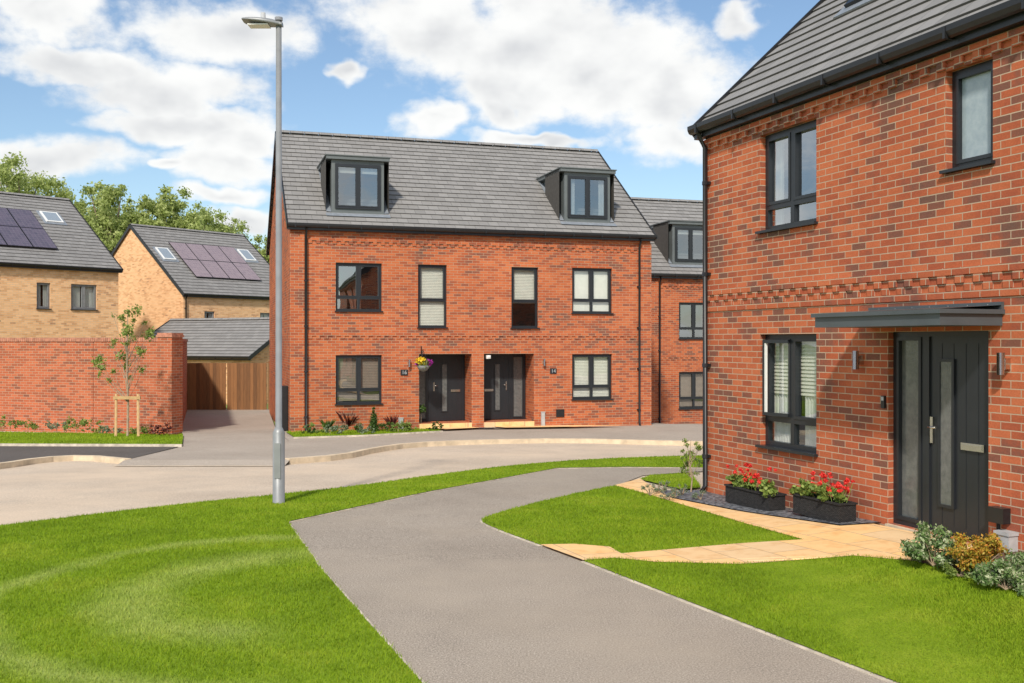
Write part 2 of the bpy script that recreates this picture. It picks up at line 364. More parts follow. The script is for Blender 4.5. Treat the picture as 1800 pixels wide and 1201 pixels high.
isl=bend+GP([(1230,901),(1412,954),(1300,961),(1150,974),(1092,979),(1072,967),(1010,962)])
LAWNS.append(('lawn',isl))
lawnR=prt+GP([(1080,986),(1150,993),(1300,997),(1400,990),(1500,982),(1600,990),(1680,1012),(1800,1047)])+[(5.4,5.5),(5.8,3.5),(4,0)]
LAWNS.append(('lawn',lawnR))
smallL=GP([(1125,845),(1145,838),(1215,834),(1232,860),(1200,864)])
LAWNS.append(('lawn',smallL))
for n,p in LAWNS: sheet(n,p,.028,LAWN)
RO=(2.68,13.79); RA=math.atan2(-.937,.348)
def RW(x,y): return (RO[0]+.348*x+.937*y, RO[1]-.937*x+.348*y)
pav=GP([(1080,857),(1125,845)])+[RW(.3,-.75),RW(1.6,-.62),RW(3.4,-.45),RW(3.5,-.1),RW(5.0,-.1)]+GP([(1640,985),(1600,992),(1500,983),(1400,991),(1300,998),(1150,994),(1080,987),(1025,991),(950,963),(1010,962),(1072,967),(1092,979),(1150,974),(1300,961),(1412,954),(1230,901)])
sheet('paving',pav,.034,SLAB)
gr=[RW(-.35,-.55),RW(.3,-.75),RW(1.6,-.62),RW(3.4,-.45),RW(3.5,-.1),RW(3.5,.1),RW(-.1,.1)]
sheet('gravel',gr,.045,SLATE)
bedp=GP([(1640,985),(1600,992),(1680,1012),(1800,1047)])+[RW(6.6,-1.2),RW(8,-1.0),RW(8,.1),RW(4.95,.1),RW(4.95,-.1)]
sheet('planting_bed',bedp,.04,SOIL)
H=.10
kr=smooth(GP([(505,807),(600,800),(655,788),(720,779),(830,774),(1000,771),(1190,776),(1500,781)],H),1)
sheet('pavement',kr+[(16,39.5),(-6.4,39.5),(-6.6,28)]+GP([(508,775)],H),.10,PAVM)
ribbon('kerb',kr,.14,.112,-.1,CONC)
kl=smooth(GP([(-500,835),(-120,826),(0,815),(70,804),(150,800),(225,807)],H),1)
dr_=GP([(225,807),(505,807),(508,775)],H)+[(-6.6,28),(-8.9,36.5),(-9,37.9),(-12.5,37.9),(-12.3,37)]+GP([(322,784)],H)
sheet('driveway',dr_,.09,PAVM)
# sloping vehicle crossover down to the road
mb=MB(); A=resample(GP([(220,807),(365,807),(510,807)],H),.6)
for a,b in zip(A[:-1],A[1:]):
    f=lambda p,dy,h:(p[0],p[1]+dy,float(terr(p[0],p[1]+dy))+h)
    mb.poly([f(a,.02,.092),f(b,.02,.092),f(b,-.45,.008),f(a,-.45,.008)],0)
    mb.poly([f(a,-.45,.010),f(b,-.45,.010),f(b,-.58,.010),f(a,-.58,.010)],1)
mb.build('driveway_ramp',[PAVM,CONC])['kind']='structure'
sheet('pavement',kl+GP([(318,784),(-500,780)],H),.095,DARKT)
ribbon('kerb',kl,.14,.105,-.1,CONC)
gl=GP([(-500,754),(322,766),(320,784),(-500,781)],H); sheet('grass_verge',gl,.13,LAWN); LAWNS.append(('far',gl))
ribbon('path_edging',GP([(-500,782),(320,785)],H),.06,.15,0,EDGE)
gb=GP([(518,769),(640,765),(775,758)],H+.02)+[(-2.1,28.6),(-6.2,27.3)]; sheet('grass_verge',gb,.125,LAWN); LAWNS.append(('far',gb))
ribbon('path_edging',GP([(516,770),(640,766),(778,758.5)],H+.02),.05,.14,0,EDGE)
def FR(s,y): return (-6.09+.955*s-.296*y,27.34+.296*s+.955*y)
sheet('paving',[FR(3.55,.3),FR(5.1,.3),FR(5.3,-.35),FR(4.2,-.75)],.16,SLAB)
sheet('paving',[FR(5.75,.3),FR(7.1,.3),FR(8.3,-.1),FR(9.8,-.55),FR(8,-.75),FR(6,-.6)],.16,SLAB)
sheet('gravel',[FR(5.1,.05),FR(5.75,.05),FR(6.0,-.6),FR(5.3,-.35)],.14,SLATE)

def pip(P,poly):
    x,y=P[:,0],P[:,1]; c=np.zeros(len(P),bool); n=len(poly); j=n-1
    for i in range(n):
        xi,yi=poly[i]; xj,yj=poly[j]
        if yi!=yj:
            k=((yi>y)!=(yj>y))&(x<(xj-xi)*(y-yi)/(yj-yi)+xi); c^=k
        j=i
    return c
def blades(poly,off,dmax,far=False):
    P=np.array(poly); lo=P.min(0); hi=P.max(0)
    if not far: lo=np.maximum(lo,[-8,4.3])
    area=np.prod(hi-lo); N=int(area*dmax); S=lo+RNG.random((N,2))*(hi-lo)
    dens=np.clip(1.0-(S[:,1]-7)/13,.22,1) if not far else np.ones(N)
    S=S[RNG.random(N)<dens]; S=S[np.abs(S[:,0])<.56*S[:,1]+1.2]; S=S[pip(S,poly)]; n=len(S)
    S=S+RNG.normal(size=S.shape)*.012   # ragged edges
    z=terr(S[:,0],S[:,1])+off; w=(.0016+.00028*S[:,1])*(.8+.5*RNG.random(n)); h=(.012+.018*RNG.random(n))*(1.6 if far else 1)
    a=RNG.random(n)*2*np.pi; la=RNG.random(n)*2*np.pi; l=h*RNG.random(n)*1.2
    V=np.zeros((n,3,3)); dx=np.cos(a)*w; dy=np.sin(a)*w
    V[:,0]=np.c_[S[:,0]-dx,S[:,1]-dy,z-.004]; V[:,1]=np.c_[S[:,0]+dx,S[:,1]+dy,z-.004]; V[:,2]=np.c_[S[:,0]+np.cos(la)*l,S[:,1]+np.sin(la)*l,z+h]
    return V.reshape(-1,3)
allv=[blades(p,.13 if n=='far' else .028,500 if n=='far' else 6200,n=='far') for n,p in LAWNS]
gobj=npmesh('grass',np.concatenate(allv),3,[BLADE]); gobj['kind']='stuff'

# ---------------------------------------------------------------- building helpers
def wall(mb,x0,x1,z0,z1,holes,y=0,mat=0,inmat=1):
    xs=sorted({x0,x1,*[h[0] for h in holes],*[h[1] for h in holes]}); zs=sorted({z0,z1,*[h[2] for h in holes],*[h[3] for h in holes]})
    for i in range(len(xs)-1):
        for j in range(len(zs)-1):
            cx=(xs[i]+xs[i+1])/2; cz=(zs[j]+zs[j+1])/2
            if any(h[0]<cx<h[1] and h[2]<cz<h[3] for h in holes): continue
            mb.poly([(xs[i],y,zs[j]),(xs[i+1],y,zs[j]),(xs[i+1],y,zs[j+1]),(xs[i],y,zs[j+1])],mat)
    for h in holes:
        a,b,c,d,dep=h[:5]; Y=y+dep
        for q in ([(a,y,c),(a,Y,c),(a,Y,d),(a,y,d)],[(b,y,c),(b,Y,c),(b,Y,d),(b,y,d)],[(a,y,d),(b,y,d),(b,Y,d),(a,Y,d)],[(a,y,c),(b,y,c),(b,Y,c),(a,Y,c)]): mb.poly(q,mat)
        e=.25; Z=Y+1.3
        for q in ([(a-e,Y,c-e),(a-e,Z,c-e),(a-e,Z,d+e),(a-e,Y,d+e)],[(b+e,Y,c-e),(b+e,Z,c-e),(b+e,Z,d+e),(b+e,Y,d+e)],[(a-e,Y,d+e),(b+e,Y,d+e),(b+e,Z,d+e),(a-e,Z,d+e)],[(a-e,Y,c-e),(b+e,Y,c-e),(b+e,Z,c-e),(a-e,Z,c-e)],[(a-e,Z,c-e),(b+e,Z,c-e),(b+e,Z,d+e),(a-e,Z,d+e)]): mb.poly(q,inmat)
def dentils(mb,x0,x1,z,p=.016,two=False):
    mb.box(x0,x1,-p,.005,z+.078,z+.15)
    if two: mb.box(x0,x1,-p*.6,.005,z-.147,z-.076)
    x=x0+.03
    while x<x1-.12:
        mb.box(x,x+.105,-p*.9,.005,z,z+.0775)
        if two: mb.box(x+.1125,x+.2175,-p*.7,.005,z-.0755,z-.001)
        x+=.225
def window(par,x0,x1,z0,z1,y=.09,style='std',blind=None,trans=.27,sill=True,glassm=None,seed=0,fm=None):
    p=MB(); p.poly([(x0+.02,y+.035,z0+.02),(x1-.02,y+.035,z0+.02),(x1-.02,y+.035,z1-.02),(x0+.02,y+.035,z1-.02)])
    w=p.build('window',[glassm or GLASS],par)
    f=MB(); b=.055; ya,yb=y,y+.07
    def bar(a,c,d,e,pr=0): f.box(a,c,ya-pr,yb,d,e)
    bar(x0,x0+b,z0,z1);bar(x1-b,x1,z0,z1);bar(x0+b,x1-b,z0,z0+b);bar(x0+b,x1-b,z1-b,z1)
    def sash(a,c,d,e,t=.035): 
        bar(a,a+t,d,e,.012);bar(c-t,c,d,e,.012);bar(a+t,c-t,d,d+t,.012);bar(a+t,c-t,e-t,e,.012)
    xm=(x0+x1)/2; zt=z0+(z1-z0)*trans
    if style=='std':
        bar(xm-.035,xm+.035,z0+b,z1-b,.003); bar(x0+b,xm-.035,zt-.03,zt+.03,.002); bar(xm+.035,x1-b,zt-.03,zt+.03,.002)
        sash(x0+b,xm-.035,zt+.03,z1-b); sash(xm+.035,x1-b,zt+.03,z1-b)
    elif style=='two':
        bar(xm-.035,xm+.035,z0+b,z1-b,.003); sash(x0+b,xm-.035,z0+b,z1-b); sash(xm+.035,x1-b,z0+b,z1-b)
    elif style=='tall':
        zt=z0+(z1-z0)*.43; bar(x0+b,x1-b,zt-.03,zt+.03,.002); sash(x0+b,x1-b,zt+.03,z1-b)
    elif style=='single': sash(x0+b,x1-b,z0+b,z1-b)
    f.build('frame',[fm or ANTH],w)
    if sill:
        s=MB(); s.box(x0-.03,x1+.03,-.045+min(y-.09,0),y+.01,z0-.032,z0-.002); s.build('sill',[ANTH],w)
    if blind:
        for kind,amt in (blind if isinstance(blind,list) else [blind]):
            q=MB(); yb2=y+.085; mt=BLIND
            if kind=='curtain':
                for (a,c) in ((x0+.02,x0+(x1-x0)*amt),(x1-(x1-x0)*amt,x1-.02)):
                    q=MB(); n=28; pts=[(a+(c-a)*i/n,yb2+.03+.022*math.sin(i*1.9+seed)) for i in range(n+1)]
                    for i in range(n): q.poly([(pts[i][0],pts[i][1],z0),(pts[i+1][0],pts[i+1][1],z0),(pts[i+1][0],pts[i+1][1],z1),(pts[i][0],pts[i][1],z1)],0,smooth=True)
                    q.build('curtain',[CLOTH],w)
                continue
            if kind in('venetian','walnut'):
                z=z1-.05; zl=z0+(z1-z0)*(1-amt)+.02
                while z>zl:
                    q.poly([(x0+.04,yb2,z-.016),(x1-.04,yb2,z-.016),(x1-.04,yb2+.016,z+.024),(x0+.04,yb2+.016,z+.024)],0); z-=.045
                q.box(x0+.04,x1-.04,yb2-.01,yb2+.03,z1-.07,z1-.03)
                if kind=='walnut': mt=DARKBL
            elif kind=='roller': q.box(x0+.04,x1-.04,yb2,yb2+.004,z0+(z1-z0)*(1-amt),z1-.03)
            q.build('blind',[mt],w)
    return w
def slope(mb,x0,x1,ye,ze,yr,zr,mat=0,course=.28):
    dy,dz=yr-ye,zr-ze; Ls=math.hypot(dy,dz); sg=1 if dy>0 else -1; n=(-dz*sg/Ls,abs(dy)/Ls); k=round(Ls/course)
    for i in range(k):
        a,b=i/k,(i+1)/k; y0,z0,y1,z1=ye+dy*a,ze+dz*a,ye+dy*b,ze+dz*b; h,h2=.036,.012
        A=(y0+n[0]*h,z0+n[1]*h);B=(y1+n[0]*h2,z1+n[1]*h2); u0,u1=i*.28+.002,(i+1)*.28-.002
        mb.poly([(x0,*A),(x1,*A),(x1,*B),(x0,*B)],mat,uv=[(x0,u0),(x1,u0),(x1,u1),(x0,u1)])
        mb.poly([(x0,y0,z0),(x1,y0,z0),(x1,*A),(x0,*A)],mat,uv=[(x0,u0)]*4)
        for x in (x0,x1): mb.poly([(x,y0,z0),(x,*A),(x,*B),(x,y1,z1)],mat,uv=[(x,u0)]*4)
def roof(par,x0,x1,D,ze,zr,ov=.18,side=.08):
    tan=(zr-ze)/(D/2); mb=MB(); z_e=ze-ov*tan
    slope(mb,x0-side,x1+side,-ov,z_e,D/2,zr); slope(mb,x0-side,x1+side,D+ov,z_e,D/2,zr)
    x=x0-side
    while x<x1+side-.05:
        e=min(x+.44,x1+side)
        for a,b in ((-.13,-.065),(.13,.065)):
            mb.poly([(x,D/2+a,zr+.015),(e,D/2+a,zr+.015),(e,D/2+b*.4,zr+.105),(x,D/2+b*.4,zr+.105)],0,uv=[(x,.05),(e,.05),(e,.15),(x,.15)])
        mb.poly([(x,D/2-.03,zr+.105),(e,D/2-.03,zr+.105),(e,D/2+.03,zr+.105),(x,D/2+.03,zr+.105)],0,uv=[(x,.05)]*4); x+=.45
    r=mb.build('roof',[TILE],par)
    for x in (x0-side-.012,x1+side+.012):
        v=MB(); v.beam((x,-ov-.01,z_e-.04),(x,D/2,zr-.02),.03,.17); v.beam((x,D+ov+.01,z_e-.04),(x,D/2,zr-.02),.03,.17); v.build('barge_board',[BLACK],par)
    for yy in (-ov-.03,D+ov+.03):
        g=MB(); prof=[(-.06,.055),(-.058,.0),(-.035,-.045),(.0,-.06),(.035,-.045),(.055,.0),(.055,.055)]
        for i in range(len(prof)-1):
            p,q=prof[i],prof[i+1]; g.poly([(x0-side,yy+p[0],z_e+p[1]),(x1+side,yy+p[0],z_e+p[1]),(x1+side,yy+q[0],z_e+q[1]),(x0-side,yy+q[0],z_e+q[1])],0,smooth=False)
        for x in (x0-side,x1+side): g.poly([(x,yy+a,z_e+b) for a,b in prof])
        for k in range(int((x1-x0)/.9)+1): g.box(x0+.1+k*.9,x0+.13+k*.9,yy-.066,yy+.06,z_e-.066,z_e+.05)
        g.build('gutter',[BLACK],par)
    fb=MB(); fb.box(x0-side,x1+side,-ov+.02,-ov+.04,z_e-.12,z_e+.02); fb.box(x0-side,x1+side,-ov+.04,.0-.002,z_e-.12,z_e-.10); fb.build('fascia',[ANTH],par)
    return r
def shell(mb,W,D,z0,ze,zr):
    for x in (0,W): mb.poly([(x,0,z0),(x,D,z0),(x,D,ze),(x,D/2,zr),(x,0,ze)],0)
    mb.poly([(0,D,z0),(W,D,z0),(W,D,ze),(0,D,ze)],0)
def downpipe(par,x,z0,z1,y=-.07):
    m=MB(); m.tube([(x,y-.12,z1+.12),(x,y-.10,z1+.04),(x,y,z1-.12),(x,y,z0+.12),(x,y-.06,z0+.03)],.034,10)
    z=z0+.5
    while z<z1-.3: m.tube([(x,y,z),(x,y,z+.05)],.043,10); m.box(x-.055,x+.055,y+.02,-.002,z+.005,z+.045); z+=1.25
    m.build('downpipe',[BLACK],par)
def doorleaf(par,x0,x1,z0,z1,y,hx,gx,plx,gw=.07):
    d=MB(); d.box(x0+.05,x1-.05,y,y+.05,z0+.02,z1-.05)
    n=5
    for i in range(1,n): 
        x=x0+.05+(x1-x0-.1)*i/n
        d.box(x-.004,x+.004,y-.004,y,z0+.1,z1-.12)
    o=d.build('door',[ANTH],par)
    f=MB(); f.box(x0,x0+.05,y-.02,y+.07,z0,z1);f.box(x1-.05,x1,y-.02,y+.07,z0,z1);f.box(x0+.05,x1-.05,y-.02,y+.07,z1-.05,z1);f.build('frame',[ANTH],o)
    g=MB(); g.box(gx-gw,gx+gw,y-.012,y-.006,z0+.3,z1-.3); g.build('pane',[FROST],o)
    gf=MB()
    for a,b,c,e in ((gx-gw-.03,gx-gw,z0+.27,z1-.27),(gx+gw,gx+gw+.03,z0+.27,z1-.27),(gx-gw,gx+gw,z0+.27,z0+.3),(gx-gw,gx+gw,z1-.3,z1-.27)): gf.box(a,b,y-.022,y-.001,c,e)
    gf.build('pane_frame',[ANTH],o)
    zc=z0+1.02; h=MB(); h.box(hx-.018,hx+.018,y-.03,y-.001,zc-.13,zc+.13); h.tube([(hx,y-.03,zc+.03),(hx,y-.07,zc+.03),(hx+(.1 if gx>hx else -.1),y-.07,zc+.03)],.011,8); h.build('handle',[CHROME],o)
    l=MB(); l.box(plx-.14,plx+.14,y-.02,y-.001,zc-.16,zc-.09); l.box(plx-.125,plx+.125,y-.03,y-.02,zc-.15,zc-.1); l.build('letter_plate',[CHROME],o)
    return o
def dormer(par,x0,x1,q,zb,zt,ze,tan,blind):
    m=MB(); yb=(zt-ze)/tan; i=.10
    wall(m,x0,x1,zb-.25,zt,[(x0+i,x1-i,zb+.20,zt-.11,.04)],q,0,1)
    for x in (x0,x1): m.poly([(x,q,zb-.3),(x,q,zt),(x,yb,zt)],0)
    m.box(x0-.15,x1+.15,q-.10,yb+.25,zt+.002,zt+.10,0)
    m.box(x0-.18,x1+.18,q-.13,yb+.2,zt+.10,zt+.125,0)
    m.poly([(x0-.16,q-.2,ze+(q-.2)*tan+.06),(x1+.16,q-.2,ze+(q-.2)*tan+.06),(x1+.16,q-.02,zb+.07),(x0-.16,q-.02,zb+.07)],2)
    for x,s in ((x0,-1),(x1,1)):
        m.poly([(x+s*.004,q,ze+q*tan+.05),(x+s*.14,q,ze+q*tan+.055),(x+s*.14,yb,zt+.055),(x+s*.004,yb,zt+.05)],2)
    m.build('dormer',[ANTH2,DARKIN,LEAD],par)
    window(par,x0+i,x1-i,zb+.20,zt-.11,q-.045,'two',blind,sill=False,glassm=GLASSD)
def text(par,s,x,y,z,size,mat):
    c=bpy.data.curves.new('t','FONT'); c.body=s; c.size=size; c.align_x='CENTER'; c.align_y='CENTER'; c.extrude=.002
    o=bpy.data.objects.new('t',c); COL.objects.link(o); dg=bpy.context.evaluated_depsgraph_get(); me=bpy.data.meshes.new_from_object(o.evaluated_get(dg)); bpy.data.objects.remove(o)
    me.materials.clear(); me.materials.append(mat); n=bpy.data.objects.new('house_number',me); COL.objects.link(n); n.parent=par
    n.location=(x,y,z-SH.get(par.name,0)); n.rotation_euler=(math.radians(90),0,0)
def wall_light(par,x,z):
    m=MB(); m.tube([(x,-.085,z-.1),(x,-.085,z+.1)],.035,14); m.box(x-.03,x+.03,-.06,-.001,z-.05,z+.05); m.build('wall_light',[CHROME],par)
def on_slope(mb,x0,x1,s0,s1,ze,tan,h0,h1,mat=0):
    c=1/math.hypot(1,tan); s=tan*c
    M=Matrix(((1,0,0,0),(0,c,-s,0),(0,s,c,ze),(0,0,0,1))); mb.box(x0,x1,s0,s1,h0,h1,mat,M)
GLASS2=simple('skylight_glass',(.28,.33,.38),.05,0,.02)
GLASS2.node_tree.nodes['Principled BSDF'].inputs['Specular IOR Level'].default_value=1
def rooflight(par,x0,x1,s0,s1,ze,tan):
    m=MB(); on_slope(m,x0,x1,s0,s1,ze,tan,.03,.10,0); on_slope(m,x0+.07,x1-.07,s0+.08,s1-.07,ze,tan,.10,.106,1); on_slope(m,x0-.12,x1+.12,s0-.15,s1+.1,ze,tan,.02,.052,2)
    m.build('roof_window',[WHITE if par.name.startswith('buff') else ANTH,GLASS2,LEAD],par)
def panels(par,x0,s0,nx,ns,ze,tan,mat,w=1.0,h=1.65):
    for i in range(nx):
        for j in range(ns):
            m=MB(); a=x0+i*(w+.02); b=s0+j*(h+.02); on_slope(m,a,a+w,b,b+h,ze,tan,.09,.12,0); on_slope(m,a+.02,a+w-.02,b+.02,b+h-.02,ze,tan,.12,.124,1); m.build('solar_panel',[BLACK,mat],par)

# ---------------------------------------------------------------- semi-detached red houses
def semi(ox,oy,dz,label,numbers):
    rot=math.atan(.31); W,D=10.82,9.0; ze,zr=5.32,8.62; zb=-.75; tan=(zr-ze)/(D/2)
    root=empty('brick_house',(ox,oy,zb+dz),rot,zb); top(root,label,'house','red brick town houses')
    wins=[(1.24,2.53,2.86,4.2,'std',None),(1.24,2.53,.26,1.62,'std',('walnut',.97)),(3.57,4.41,2.41,4.2,'tall',('venetian',.97)),
          (6.36,7.19,2.41,4.19,'tall',('venetian',.6)),(8.26,9.55,2.86,4.21,'std',('roller',.97)),(8.26,9.55,.27,1.62,'std',('venetian',.97))]
    holes=[(a,b,c-.035,d,.10) for a,b,c,d,_,_ in wins]; dh=[(3.6,5.15,-.35,1.64,.85),(5.52,7.05,-.35,1.64,.85)]
    m=MB(); wall(m,0,W,zb,ze-.02,holes+dh,0); shell(m,W,D,zb,ze-.02,zr-.03)
    dentils(m,.45,W-.45,4.72,.03); dentils(m,.45,W-.45,2.08,.024)
    for x in (0.0,W-.38): m.box(x-.012 if x==0 else x,x+.38 if x==0 else W+.012,-.05,.004,zb,4.98)
    for a,b in ((3.6,5.15),(5.52,7.05)): m.box(a,b,-.05,.84,-.5,-.352,2)
    m.build('wall',[RED,DARKIN,SLAB],root)
    roof(root,0,W,D,ze,zr)
    for i,(a,b,c,d,s,bl) in enumerate(wins): window(root,a,b,c,d,.075,s,bl,glassm=GLASSN if i==0 else None)
    doorleaf(root,4.05,5.13,-.35,1.62,.75,4.2,4.52,4.85); window(root,3.62,4.05,-.35,1.62,.75,'single',None,sill=False,glassm=FROST)
    doorleaf(root,5.54,6.56,-.35,1.62,.75,6.42,6.15,5.88); window(root,6.56,7.03,-.35,1.62,.75,'single',None,sill=False,glassm=FROST)
    dormer(root,1.17,2.66,.40,5.56,7.14,ze,tan,('roller',.2)); dormer(root,8.16,9.65,.40,5.56,7.14,ze,tan,('curtain',.2))
    downpipe(root,.42,-.6,5.0,-.08); downpipe(root,10.42,-.6,5.0,-.08)
    wall_light(root,3.3,1.38); wall_light(root,7.35,1.38)
    if numbers:
        for s,x in (('16',3.17),('14',7.66)):
            p=MB(); p.box(x-.10,x+.10,-.02,-.001,1.04,1.20); p.build('number_plaque',[ANTH],root); text(root,s,x,-.024,1.12,.15,GREYP)
        for a,b,t in ((3.0,3.13,-.18),(7.27,7.38,-.1)):
            b_=MB(); b_.box(a,b,-.06,-.001,-.5,t); b_.box(a-.01,b+.01,-.07,-.001,t,t+.02); b_.build('meter_box',[GREYP],root)
        b=MB(); b.box(7.75,8.0,-.03,-.001,-.25,-.02); b.build('air_vent',[BLACK],root)
        b=MB(); b.box(5.58,5.7,-.09,-.001,1.5,1.6);b.tube([(5.64,-.09,1.56),(5.64,-.16,1.53)],.03,10); b.build('security_camera',[WHITE],root)
        b=MB(); b.box(-.2,-.014,.6,1.1,-.5,.75); b.build('meter_cabinet',[BLACK],root)
    return root
H1=semi(-6.09,27.34,0,'three-storey red brick semi-detached house with grey roof and two dormers',True)
H2=semi(5.0,36.5,-.75,'red brick house with grey roof dormer standing further along the street',False)

# ---------------------------------------------------------------- near red house with canopy
def near_house():
    W,D=12.5,9.; ze,tan=5.05,.93; zr=ze+tan*D/2; zb=-.35
    root=empty('brick_house',(RO[0],RO[1],zb),RA,zb); top(root,'red brown brick house with dark door, flat canopy and grey roof','house','red brick town houses')
    wins=[(1.30,2.42,3.39,4.6,'std',('curtain',.2)),(1.30,2.42,.70,2.09,'std',[('curtain',.42),('venetian',.55)]),(4.40,4.97,3.66,4.62,'single',None),(7.5,8.7,.7,2.09,'std',('curtain',.3)),(7.5,8.7,3.39,4.6,'std',('curtain',.3))]
    m=MB(); wall(m,0,W,zb,ze-.05,[(a,b,c-.035,d,.10) for a,b,c,d,_,_ in wins]+[(3.60,4.92,.1,2.1,.16)],0); shell(m,W,D,zb,ze-.05,zr-.04)
    dentils(m,.005,W,4.63,.036); dentils(m,.005,W,2.56,.026,True); m.box(3.60,4.92,-.04,.16,-.05,.098,2)
    m.build('wall',[RED2,DARKIN,CONC],root)
    roof(root,0,W,D,ze,zr,.14,.1)
    for i,(a,b,c,d,s,bl) in enumerate(wins):
        w=window(root,a,b,c,d,.08,s,bl,trans=.24,seed=i,glassm=FROSTB if i==2 else GLASSN if i!=1 else GLASS)
        if i==1:  # casement left slightly ajar
            q=MB(); hx=1.82; an=math.radians(9); dx,dy=-math.cos(an),-math.sin(an); z0,z1=1.08,2.02; Lw=.42
            e=(hx+dx*Lw,.055+dy*Lw)
            q.beam((e[0],e[1],z0),(e[0],e[1],z1),.03,.035,0,up=(0,1,0)); q.beam((e[0]+.03,e[1]+.004,z0+.02),(e[0]+.03,e[1]+.004,z1-.02),.022,.03,1,up=(0,1,0))
            q.beam((hx,.055,z0+.02),(e[0],e[1],z0+.02),.035,.04,0); q.beam((hx,.055,z1-.02),(e[0],e[1],z1-.02),.035,.04,0)
            q.build('open_casement',[ANTH,WHITE],w)
    doorleaf(root,4.06,4.92,.1,2.1,.085,4.15,4.33,4.66,.075); window(root,3.60,4.06,.1,2.1,.07,'single',None,sill=False,glassm=FROST)
    c=MB(); c.box(3.34,5.08,-.72,-.002,2.145,2.25); c.box(3.31,5.11,-.75,-.002,2.25,2.29)
    c.box(3.34,5.1,-.035,-.003,2.291,2.36); c.poly([(3.32,-.73,2.292),(5.1,-.73,2.292),(5.1,-.03,2.33),(3.32,-.03,2.33)])
    for k in range(7): c.tube([(3.5+k*.24,-.035,2.335),(3.5+k*.24,-.045,2.335)],.012,8)
    c.build('canopy',[CANOPY],root)
    downpipe(root,.09,-.1,4.78,-.06)
    wall_light(root,3.2,1.80); wall_light(root,5.14,1.80)
    b=MB(); b.box(3.525,3.575,-.03,-.001,1.3,1.43); b.poly([(3.532,-.0315,1.38),(3.568,-.0315,1.38),(3.568,-.0315,1.42),(3.532,-.0315,1.42)],1); b.build('doorbell',[BLACK,GREYP],root)
    b=MB(); b.box(5.0,5.17,-.09,-.001,.36,.5); b.tube([(5.08,-.05,.36),(5.08,-.05,.05)],.018,8); b.build('outdoor_socket',[BLACK],root)
    b=MB(); b.box(5.10,5.25,-.11,-.001,.05,.27); b.box(5.09,5.26,-.12,-.001,.27,.30); b.build('meter_box',[GREYP],root)
    rooflight(root,6.0,6.8,2.7,3.9,ze,tan); rooflight(root,1.25,1.95,1.9,2.9,ze,tan)
    return root
NH=near_house()
dm=MB(); dm.box(4.1,4.6,-.36,-.08,.05,.075); d=dm.build('doormat',[simple('coir_mat',(.08,.07,.06),.95,0,.4,40,.5)]); d.location=(RO[0],RO[1],0); d.rotation_euler=(0,0,RA); top(d,'dark doormat on the paving at the front door','doormat')

# ---------------------------------------------------------------- buff houses
PALEFR=simple('mid_grey_frame',(.22,.225,.23),.4)
def buff(ox,oy,deg,W,D,ze,zr,label,wins,pan,rl,pm):
    zb=-.7; root=empty('buff_brick_house',(ox,oy,zb),math.radians(deg),zb); top(root,label,'house','buff brick houses'); tan=(zr-ze)/(D/2)
    m=MB(); wall(m,0,W,zb,ze-.02,[(a,b,c-.035,d,.10) for a,b,c,d,_ in wins],0); shell(m,W,D,zb,ze-.02,zr-.03); m.build('wall',[BUFF,DARKIN],root)
    roof(root,0,W,D,ze,zr)
    for a,b,c,d,s in wins: window(root,a,b,c,d,.07,s,('curtain',.42),fm=PALEFR)
    for p in pan: panels(root,*p,ze,tan,pm)
    for r in rl: rooflight(root,*r,ze,tan)
    downpipe(root,.1,-.6,ze-.25)
    return root
buff(-23.69,35.57,48,10,10,5.2,8.56,'buff brick house with grey tiled roof and dark solar panels',
     [(7.95,9.05,3.35,4.4,'two'),(6.55,7.1,3.35,4.4,'single'),(3,4.2,3.3,4.4,'two')],[(2.7,1.1,5,2)],[(8.2,8.95,3.6,4.5)],SOLAR)
buff(-16.5,50,50,6.95,10,4.5,8.2,'buff brick gabled house with grey roof and solar panels',
     [(1.2,1.8,2.7,3.55,'single'),(4.6,5.3,2.7,3.55,'single')],[(1.35,1.3,4,2)],[(.3,1.0,2.9,4.0),(5.6,6.3,3.4,4.5)],SOLARB)
def garage():
    zb=-.7; c0=(-11.04,42.0); an=math.radians(-25); ex=(math.cos(an),math.sin(an)); W=7.2
    root=empty('garage',(c0[0]-ex[0]*W,c0[1]-ex[1]*W,zb),an,zb); top(root,'small buff brick garage with grey pitched roof behind timber gates','garage')
    m=MB(); wall(m,0,W,zb,1.4,[],0); shell(m,W,6,zb,1.4,2.95); m.build('wall',[BUFF],root); roof(root,0,W,6,1.42,3.0)
    d=MB()
    for k in range(6): d.box(.8,3.4,-.05,-.004,zb+.02+k*.33,zb+.34+k*.33)
    d.build('garage_door',[ANTH],root)
garage()

# ---------------------------------------------------------------- garden wall
def gwall():
    a=Vector((-22,31.9)); b=Vector((-9.35,27.5)); ln=(b-a).length; an=math.atan2(b.y-a.y,b.x-a.x); zb=-.75
    root=empty('garden_wall',(a.x,a.y,zb),an,zb); top(root,'tall red brick garden wall with end pier and brick coping','wall')
    m=MB(); m.box(0,ln-.45,0,.22,zb,2.0); 
    for x in (1.5,5.9,10.2): m.box(x,x+.45,-.018,.28,zb,2.0)
    m.box(ln-.45,ln+.02,-.1,.37,zb,2.12)
    M=Matrix.Translation((ln-.2,.37,0))@Matrix.Rotation(math.radians(107)-an-math.radians(90),4,'Z')
    m.box(-.11,.11,0,9.9,zb,2.0,0,M); m.build('wall',[REDW],root)
    c=MB()
    x=0
    while x<ln-.49: c.box(x,min(x+.066,ln-.46),-.025,.235,2.0,2.11); x+=.075
    c.box(ln-.48,ln+.05,-.13,.40,2.12,2.18); c.box(ln-.46,ln+.03,-.11,.38,2.18,2.24)
    c.box(-.14,.14,0,9.9,2.0,2.08,0,M); c.build('coping',[simple('coping_brick',(.46,.20,.13),.85,0,.35,9)],root)
gwall()
